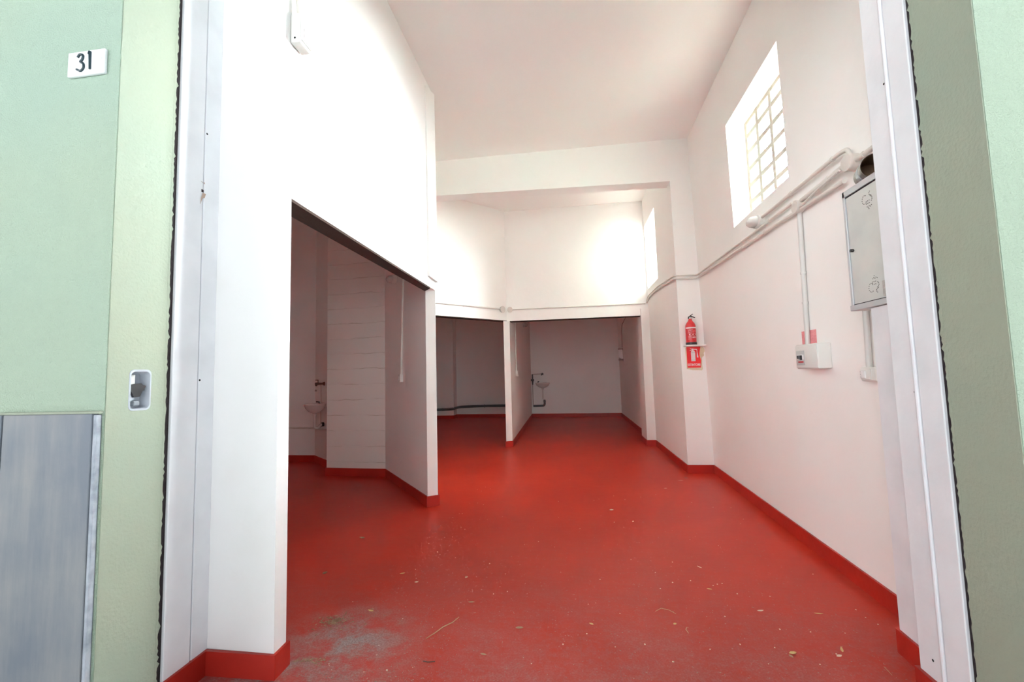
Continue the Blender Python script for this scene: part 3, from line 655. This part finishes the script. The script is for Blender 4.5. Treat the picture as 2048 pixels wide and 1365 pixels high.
bm = B(); flat(bm, [(-.030, .092), (.020, .092), (.020, .200), (.012, .218), (.000, .228), (-.004, .232), (-.012, .232), (-.018, .226), (-.026, .214), (-.030, .200)])
flat(bm, [(-.018, .232), (.002, .232), (.002, .246), (-.018, .246)]); flat(bm, [(-.018, .244), (-.038, .250), (-.040, .245), (-.018, .238)]); flat(bm, [(-.018, .236), (-.042, .224), (-.042, .218), (-.016, .230)])
flat(bm, [(.002, .240), (.036, .240), (.044, .234), (.046, .222), (.046, .196), (.040, .196), (.040, .220), (.036, .232), (.002, .234)])
flat(bm, [(.040, .196), (.048, .196), (.054, .150), (.056, .136), (.038, .136), (.038, .150)])
obj('pictogram', bm, M_signw, t)
bm = B(); flat(bm, [(-.031, .196), (.021, .196), (.021, .198), (-.031, .198)], -.0036); obj('pictogram_line', bm, M_grey, t)
bm = B(); flat(bm, [(-.031, .103), (.021, .103), (.021, .105), (-.031, .105)], -.0036); obj('pictogram_line', bm, M_grey, t)
text_mesh('ESTINTORE', .040, .0004, M_signw, 'lettering', t, (.0, -.0032, .046), bold=.0010, sx=.72)

# ------------------------------------------------------------------ back wall conduits
run('conduit', 'thin conduit along the slanted upper wall left of the back corner', [(-2.45, 6.115, 2.405), (-2.05, 6.553, 2.404), (-1.20, 7.483, 2.400)], .012, M_pvc, [(1, .4)])
run('conduit', 'thin conduit along the upper back wall above the right opening', [(-1.0, 7.606, 2.398), (.30, 7.606, 2.397), (1.30, 7.604, 2.396)], .010, M_pvc, [(0, .5), (1, .4)])
round_box('round junction box left of the back corner', (-1.17, 7.538, 2.396), math.radians(47.6), .055, .035)
round_box('round junction box right of the back corner', (-1.035, 7.618, 2.396), 0, .048, .03)

# ------------------------------------------------------------------ washbasins and plumbing
def basin(label, loc, rz, tap_side=1, s=1.0):
    t = thing('washbasin', label, 'washbasin', loc, rz)      # origin on the wall, at rim height
    bm = B(); prof = [(1.0, 0), (1.03, -.008), (.99, -.03), (.88, -.07), (.62, -.115), (.30, -.140), (.16, -.150)]
    n = 28; rings = []
    def shape(k, z, drop=0):
        r = []
        for i in range(n):
            a = 2*PI*i/n; x = .20*k*math.cos(a)*s; y = -.15*s+.15*k*math.sin(a)*s
            if k > .5: y = min(y, -.002)
            r.append(bm.verts.new((x, y, z*s)))
        return r
    for k, z in prof: rings.append(shape(k, z))
    inner = [shape(.90, .002), shape(.86, -.02), shape(.70, -.075), shape(.30, -.105)]
    for a, b in zip(rings, rings[1:]):
        for i in range(n): bm.faces.new((a[i], a[(i+1) % n], b[(i+1) % n], b[i]))
    bm.faces.new(rings[-1])
    for i in range(n): bm.faces.new((rings[0][i], rings[0][(i+1) % n], inner[0][(i+1) % n], inner[0][i]))
    for a, b in zip(inner, inner[1:]):
        for i in range(n): bm.faces.new((a[i], a[(i+1) % n], b[(i+1) % n], b[i]))
    bm.faces.new(inner[-1])
    obj('bowl', bm, M_porc, t, True)
    bm = B(); rbox(bm, -.10*s, .10*s, -.06*s, 0, -.05*s, .012*s, .008, 3); obj('back_ledge', bm, M_porc, t, True)
    return t
# basin in the far right bay (back wall y about 12.64)
YB = 12.535
t = basin('small white washbasin on the back wall of the far right bay', (-.81, 12.638, .985), -.04)
bm = B(); tube(bm, [(-.14, -.06, .0), (-.14, -.06, .03), (-.11, -.08, .035)], .012, 8); obj('tap', bm, M_black, t, True)
bm = B(); tube(bm, [(0, -.15, -.145), (0, -.15, -.19)], .028, 12); tube(bm, [(0, -.15, -.18), (0, -.15, -.47)], .014, 10); obj('waste_pipe', bm, M_porc, t, True)
run('drain_pipe', 'dark grey drain pipe with an elbow under the far right washbasin', [(-.775, YB-.03, .50), (-.775, YB-.03, .335), (-1.10, YB+.04, .325)], .030, M_grey, [(0, .25)], .06, cat='pipe')
wp = run('water_pipe', 'dark water pipe with a valve in the corner beside the far right washbasin', [(-1.105, YB+.03, .36), (-1.105, YB+.03, 1.23), (-.83, YB+.04, 1.24)], .009, mat('pale_pipe', (.42, .34, .30), .5), [], .02, cat='pipe')
bm = B(); tube(bm, [(0, 0, .57), (0, 0, .70)], [.016, .028], 10); tube(bm, [(-.05, -.01, .705), (.04, -.01, .705)], .032, 10); obj('stop_valve', bm, M_grey, wp, True)
bm = B(); tube(bm, [(0, 0, .71), (0, 0, .875)], .020, 10); obj('pipe_sleeve', bm, M_grey, wp, True)
t = thing('wall_tap', 'dark wall tap above the far right washbasin', 'tap', (-.82, YB+.06, 1.235))
bm = B(); lathe(bm, [(.03, 0), (.035, .01), (.03, .03), (.018, .05), (.018, .07), (.002, .072)], 14, 'Y'); obj('flange', bm, M_grey, t, True)
bm = B(); tube(bm, [(0, -.05, 0), (-.02, -.09, -.01), (-.02, -.10, -.04)], .014, 8); obj('spout', bm, M_grey, t, True)
# bay between: grey waste pipe along the back wall
run('waste_pipe', 'dark grey waste pipe running along the foot of the wall in the middle bay', [(-4.42, 12.43, .26), (-3.46, 12.43, .285), (-3.33, 12.76, .318), (-2.7, 12.71, .338), (-1.26, 12.61, .350)], .037, M_grey, [(0, .7), (3, .1)], .08, cat='pipe')
# electrics on the divider of the far bays
def PD(y): return -1.045-(y-7.57)*.0216
run('conduit', 'thin conduit on the divider wall inside the far right bay', [(PD(8.45)+.012, 8.50, 2.6), (PD(8.4)+.012, 8.40, 1.30)], .012, M_pvc, [(0, .4)])
round_box('round wall switch at the foot of the conduit in the far right bay', (PD(8.43)-.002, 8.44, 1.265), PI/2, .058, .055, M_plastic)
lamp('bulkhead lamp on the divider wall high in the far right bay', (PD(10.5)-.002, 10.45, 2.43), PI/2, 1.0)
t = thing('paper_holder', 'white torn paper card hanging on a bracket on the right wall of the far bay', 'paper holder', (1.285, 11.50, 1.58))
bm = B(); q = [(-.052, .235), (.050, .235), (.056, -.005), (.020, -.010), (-.030, .020), (-.058, .045), (-.044, .10), (-.058, .16)][::-1]
v = [bm.verts.new((x, -.004, z)) for x, z in q]; w_ = [bm.verts.new((x, .004, z)) for x, z in q]; bm.faces.new(v); bm.faces.new(w_[::-1])
for i in range(len(v)): bm.faces.new((v[i], w_[i], w_[(i+1) % len(v)], v[(i+1) % len(v)]))
obj('card', bm, M_signw, t)
M_bk = mat('brown_bracket', (.26, .19, .16), .6)
for z in (.245, -.035):
    bm = B(); rbox(bm, -.060, .070, -.012, .012, z-.012, z+.012, .003); rbox(bm, .052, .070, -.012, .012, z-.04, z+.03, .003); obj('bracket', bm, M_bk, t)
run('conduit', 'thin dark cable on the right wall of the far right bay', [(1.335, 10.0, 2.60), (1.338, 10.9, 2.49), (1.338, 11.35, 2.44), (1.34, 11.50, 2.3), (1.34, 11.55, 1.87)], .008, mat('brown_cable', (.30, .22, .19), .6), [], .05, cat='cable')
# near left bay, on the diagonal wall
t = basin('small white washbasin half hidden behind the blockwork pier in the left bay', (-3.56, 5.955, .90), math.radians(-41.6), s=.92)
bm = B(); tube(bm, [(.03, -.09, .008), (.03, -.09, .026), (.0, -.12, .030)], .010, 8); obj('tap', bm, M_black, t, True)
bm = B(); tube(bm, [(0, -.14, -.13), (0, -.14, -.165)], [.030, .024], 12); tube(bm, [(0, -.14, -.16), (0, -.14, -.27)], .015, 10); tube(bm, smooth_path([(0, -.14, -.26), (0, -.14, -.33), (0, -.10, -.345), (0, -.06, -.30), (0, .0, -.30)], .03), .018, 10); obj('waste_trap', bm, M_porc, t, True)
bm = B(); tube(bm, [(0, -.045, -.30), (0, -.015, -.30)], .030, 12); obj('seal', bm, M_black, t, True)
bm = B(); tube(bm, [(-.12, -.02, -.02), (-.12, -.02, .30)], .007, 8); tube(bm, [(-.12, -.02, -.36), (-.12, -.02, -.06)], .006, 8); obj('riser', bm, mat('pale_hose', (.60, .50, .45), .5), t, True)
t = thing('wall_tap', 'rusty brown wall tap above the washbasin in the left bay', 'tap', (-3.62, 6.009, 1.185), math.radians(-41.6))
bm = B(); tube(bm, [(.05, -.0, 0), (.05, -.03, 0), (.02, -.05, 0), (-.12, -.06, .0), (-.14, -.06, -.03)], [.03, .016, .016, .022, .012], 10); obj('tap_body', bm, M_brass, t, True)
bm = B(); tube(bm, [(-.05, -.06, .01), (-.05, -.06, .055), (-.13, -.07, .055)], .006, 8); obj('lever', bm, M_brass, t, True)
bm = B(); lathe(bm, [(.001, .05), (.015, .055), (.015, .075), (.001, .08)], 12, 'Y', (-.13, 0, -.10)); obj('valve_knob', bm, M_chrome, t, True)
run('conduit', 'thin horizontal pipe low on the far wall of the left bay', [(-5.1, 6.300, .522), (-3.915, 6.252, .514), (-3.30, 5.705, .54)], .013, M_pvc, [(0, .8)], .03)
def PP(tt, off=0): return (A0[0]+d.x*tt-d.y*off, A0[1]+d.y*tt+d.x*off)
x, y = PP(.705, .013); x2, y2 = PP(.80, .013)
run('conduit', 'thin vertical conduit on the slanting partition of the left bay', [(x, y, 2.75), (x, y, 2.3), (x2, y2, 1.28)], .013, M_pvc, [(1, .45)])
rzp = math.atan2(d.y, d.x)+PI
x, y = PP(.80, .0)
t = thing('switch_box', 'small white switch at the foot of the partition conduit in the left bay', 'switch', (x, y, 1.195), rzp)
bm = B(); rbox(bm, -.040, .040, -.038, 0, 0, .088, .006, 3); obj('body', bm, M_plastic, t, True)
bm = B(); rbox(bm, -.026, .012, -.043, -.037, .020, .068, .003, 2); obj('rocker', bm, M_signw, t, True)
x, y = PP(1.06, .0)
lamp('bulkhead lamp high on the slanting partition of the left bay', (x, y, 2.43), rzp, 1.0)

# ------------------------------------------------------------------ debris on the floor
random.seed(77)
def leaf(label, x, y, l, wd, rz, curl=.3, M=None, z=0, group=None, cat='leaf'):
    bm = B(); n = 9; R_ = []
    for i in range(n):
        u = i/(n-1); h = wd*.5*max(.06, math.sin(PI*u)**.8); zz = .0015+curl*l*.5*(u-.5)**2*2
        R_.append([bm.verts.new(((u-.5)*l, s_*h, zz+abs(s_)*h*curl+dz)) for s_, dz in ((-1, 0), (0, 0), (1, 0), (1, .0006), (0, .0007), (-1, .0006))])
    for a, b in zip(R_, R_[1:]):
        for k in range(6): bm.faces.new((a[k], a[(k+1) % 6], b[(k+1) % 6], b[k]))
    bm.faces.new(R_[0]); bm.faces.new(R_[-1])
    o = obj('dry_leaf', bm, M or M_leaf, None, True); o.location = (x, y, z+.0005); o.rotation_euler = (0, 0, rz); return tag(o, label, cat, group)
def twig(label, pts, r, M=M_twig, name='twig', cat='twig'):
    p0 = Vector((pts[0][0], pts[0][1], 0)); n = len(pts); bm = B()
    rad = [r*(.5+.5*math.sin(PI*(.15+.7*i/(n-1)))) for i in range(n)]
    tube(bm, [Vector((p[0], p[1], r*1.1+(.004 if 0 < i < n-1 and r > .001 else 0)*random.random()))-p0 for i, p in enumerate(pts)], rad, 7)
    o = obj(name, bm, M, None, True); o.location = p0; return tag(o, label, cat)
twig('long thin pale twig lying on the dusty red floor left of the middle', [(-0.732, 2.101), (-0.702, 2.148), (-0.678, 2.2), (-0.64, 2.239), (-0.621, 2.295)], .0022)
twig('short dark twig in front of the long pale twig', [(-0.691, 1.941), (-0.666, 1.933), (-0.637, 1.943)], .0020, mat('dark_twig', (.08, .06, .05), .8))
twig('thin arched straw on the floor right of the middle', [(.39, 2.437), (.423, 2.464), (.461, 2.452), (.489, 2.421)], .0012, name='straw', cat='straw')
twig('small curled straw below the arched straw', [(.513, 2.304), (.502, 2.278), (.508, 2.254)], .0016, name='straw', cat='straw')
twig('short straight straw near the foot of the right door jamb', [(1.24, 2.085), (1.237, 2.057), (1.236, 2.033)], .0011, name='straw', cat='straw')
ML2 = mat('yellow_dry_leaf', (.62, .44, .20), .8, col2=(.50, .33, .14), cscale=60)
leaf('larger of two tan leaves touching each other on the right of the floor', .915, 2.14, .036, .018, .3, .35, ML2)
leaf('smaller of two tan leaves touching each other on the right of the floor', .897, 2.117, .022, .013, -1.2, .4)
leaf('narrow pale leaf standing out at the far right of the front floor', 1.134, 2.18, .045, .011, 1.2, .5, ML2)
leaf('crumpled pale leaf piece just in front of the narrow right leaf', 1.098, 2.135, .028, .014, .4, .6, M_chip)
leaf('long flat seed pod on the right of the floor', 1.195, 2.481, .042, .010, -.1, .15, ML2)
leaf('pale winged seed on the floor right of the middle', .92, 2.481, .034, .012, .2, .5, M_chip)
leaf('slender pale leaf halfway back on the right of the floor', .76, 2.98, .036, .009, -.9, .3, M_chip)
leaf('small cream leaf just right of the middle of the floor', .735, 2.696, .028, .011, -.3, .3, ML2)
leaf('round yellowish leaf below the arched straw', .462, 2.325, .020, .014, .6, .3, ML2)
leaf('brown leaf flake left of the middle near the front edge', -.434, 2.009, .030, .011, -.2, .3)
leaf('pale brown leaf right of the heap of leaf litter', -1.11, 2.311, .040, .013, -.3, .4, ML2)
leaf('light leaf bit behind the heap of leaf litter', -.978, 2.647, .024, .015, .2, .3, M_chip)
leaf('yellow leaf bit near the open side bay', -1.109, 2.751, .034, .014, .4, .4, ML2)
leaf('dark crumpled leaf tuft inside the mouth of the side bay', -1.614, 2.713, .034, .022, .9, .8)
leaf('brown crumpled leaf on the clean red floor of the side bay', -1.665, 3.315, .050, .024, -.2, .6)
leaf('dark brown leaf flake in the middle of the floor', -.59, 2.446, .036, .012, .1, .2)
leaf('grey brown leaf flake right of the long pale twig', -.297, 2.225, .038, .020, .1, .3)
leaf('small dark leaf knot in the middle of the floor', -.686, 2.728, .022, .018, .8, .6)
leaf('cream leaf near the centre of the front floor', .055, 2.29, .024, .012, -.5, .3, ML2)
leaf('long white splinter at the foot of the right pillar', 1.182, 5.231, .060, .011, 0, .05, M_chip)
leaf('grey flake beside the white splinter at the right pillar', 1.272, 5.351, .040, .022, -.2, .2, M_grit)
leaf('small triangular pale flake in the middle distance of the floor', .317, 4.108, .040, .028, .2, .5, M_chip)
leaf('pale upright flake left of the right pillar foot', .465, 3.811, .028, .014, 1.2, .6, M_chip)
leaf('small beige flake by the foot of the right wall pillar', .946, 4.88, .034, .014, .1, .3, M_chip)
# little pale chips: one mesh built once, then copied
def chip_mesh():
    bm = B(); bmesh.ops.create_icosphere(bm, subdivisions=1, radius=.5)
    for v in bm.verts: v.co = Vector((v.co.x*random.uniform(.7, 1.2), v.co.y*random.uniform(.5, 1), max(-.12, v.co.z*.5)+.12))
    return bm
first = obj('paint_chip', chip_mesh(), M_chip); first.location = (-.826, 1.87, 0); first.scale = (.011,)*3
tag(first, 'tiny pale chip lying on the red floor', 'chip', 'tiny pale chips scattered over the red floor')
spots = [(-0.889, 1.815), (0.548, 2.765), (1.075, 2.316), (1.40, 2.936), (-0.286, 3.341), (-2.195, 4.112), (0.88, 5.763), (1.45, 5.082), (-1.514, 4.035), (0.228, 4.465), (1.034, 2.642), (-1.26, 2.399), (-0.485, 2.548), (-0.163, 3.246), (0.726, 2.418), (0.782, 2.061), (-1.0, 2.70), (0.128, 2.77), (0.35, 3.07), (0.824, 3.45), (-0.409, 2.582), (-0.958, 3.061), (1.248, 3.384), (-0.937, 2.032), (-0.082, 2.117), (0.29, 2.15), (0.715, 2.188), (0.991, 2.077), (0.944, 2.325), (0.206, 2.402), (0.57, 2.139), (-0.378, 2.942), (-0.057, 5.249), (0.477, 4.458), (-0.828, 3.804), (-0.958, 3.39), (0.026, 3.633)]
for i in range(80):
    y = 1.85+3.2*random.random()**1.7; spots.append((random.uniform(-1.15, 1.45), y))
for x, y in spots:
    o = first.copy(); C.objects.link(o); o.location = (x, y, 0); s_ = random.uniform(.004, .010) if y > 2 else random.uniform(.003, .007)
    o.scale = (s_, s_, s_); o.rotation_euler = (0, 0, random.uniform(0, 6.28))
# litter and grit nobody could count
def crumbs(name, label, cat, pts, M):
    bm = B()
    for x, y, z, s_ in pts:
        a = random.uniform(0, 6.28); l_ = s_*random.uniform(.6, 2.2); wd = s_*random.uniform(.3, .7); h = s_*random.uniform(.25, .6); c_, n_ = math.cos(a), math.sin(a); t_ = random.uniform(-.4, .4)*h
        q = [(-l_, -wd), (l_, -wd*.5), (l_*.6, wd), (-l_*.7, wd*.8)]
        lo = [bm.verts.new((x+c_*u-n_*v, y+n_*u+c_*v, z+max(0, t_))) for u, v in q]; hi = [bm.verts.new((x+c_*u*.7-n_*v*.7, y+n_*u*.7+c_*v*.7, z+h)) for u, v in q]
        bm.faces.new(lo[::-1]); bm.faces.new(hi)
        for i in range(4): bm.faces.new((lo[i], lo[(i+1) % 4], hi[(i+1) % 4], hi[i]))
    bmesh.ops.recalc_face_normals(bm, faces=bm.faces); me = bpy.data.meshes.new(name); bm.to_mesh(me); bm.free(); me.materials.append(M)
    o = bpy.data.objects.new(name, me); C.objects.link(o); return tag(o, label, cat, None, 'stuff')
P_ = []
for i in range(260):
    r_ = abs(random.gauss(0, .045)); a = random.uniform(0, 6.28); P_.append((-1.25+1.5*r_*math.cos(a), 2.20+r_*math.sin(a), max(0, .012-.2*r_)*random.random(), random.uniform(.0015, .006)))
for i in range(120): P_.append((random.gauss(-1.21, .045), random.gauss(1.90, .012), 0, random.uniform(.0015, .005)))
crumbs('leaf_litter', 'small heap of crumbled leaf litter on the floor by the left pillar', 'litter', [p for p in P_ if p[0] > -1.265 or p[1] > 1.93], M_leaf)
P_ = []
for i in range(4200):
    y = 1.80+2.2*random.random()**2.6; x = random.uniform(-1.24, 1.30) if random.random() < .7 else random.gauss(-.95, .22)
    if x < -1.24: continue
    P_.append((x, y, 0, random.uniform(.0006, .0022)))
crumbs('floor_grit', 'fine grey grit blown over the red floor inside the doorway', 'grit', P_, M_grit)
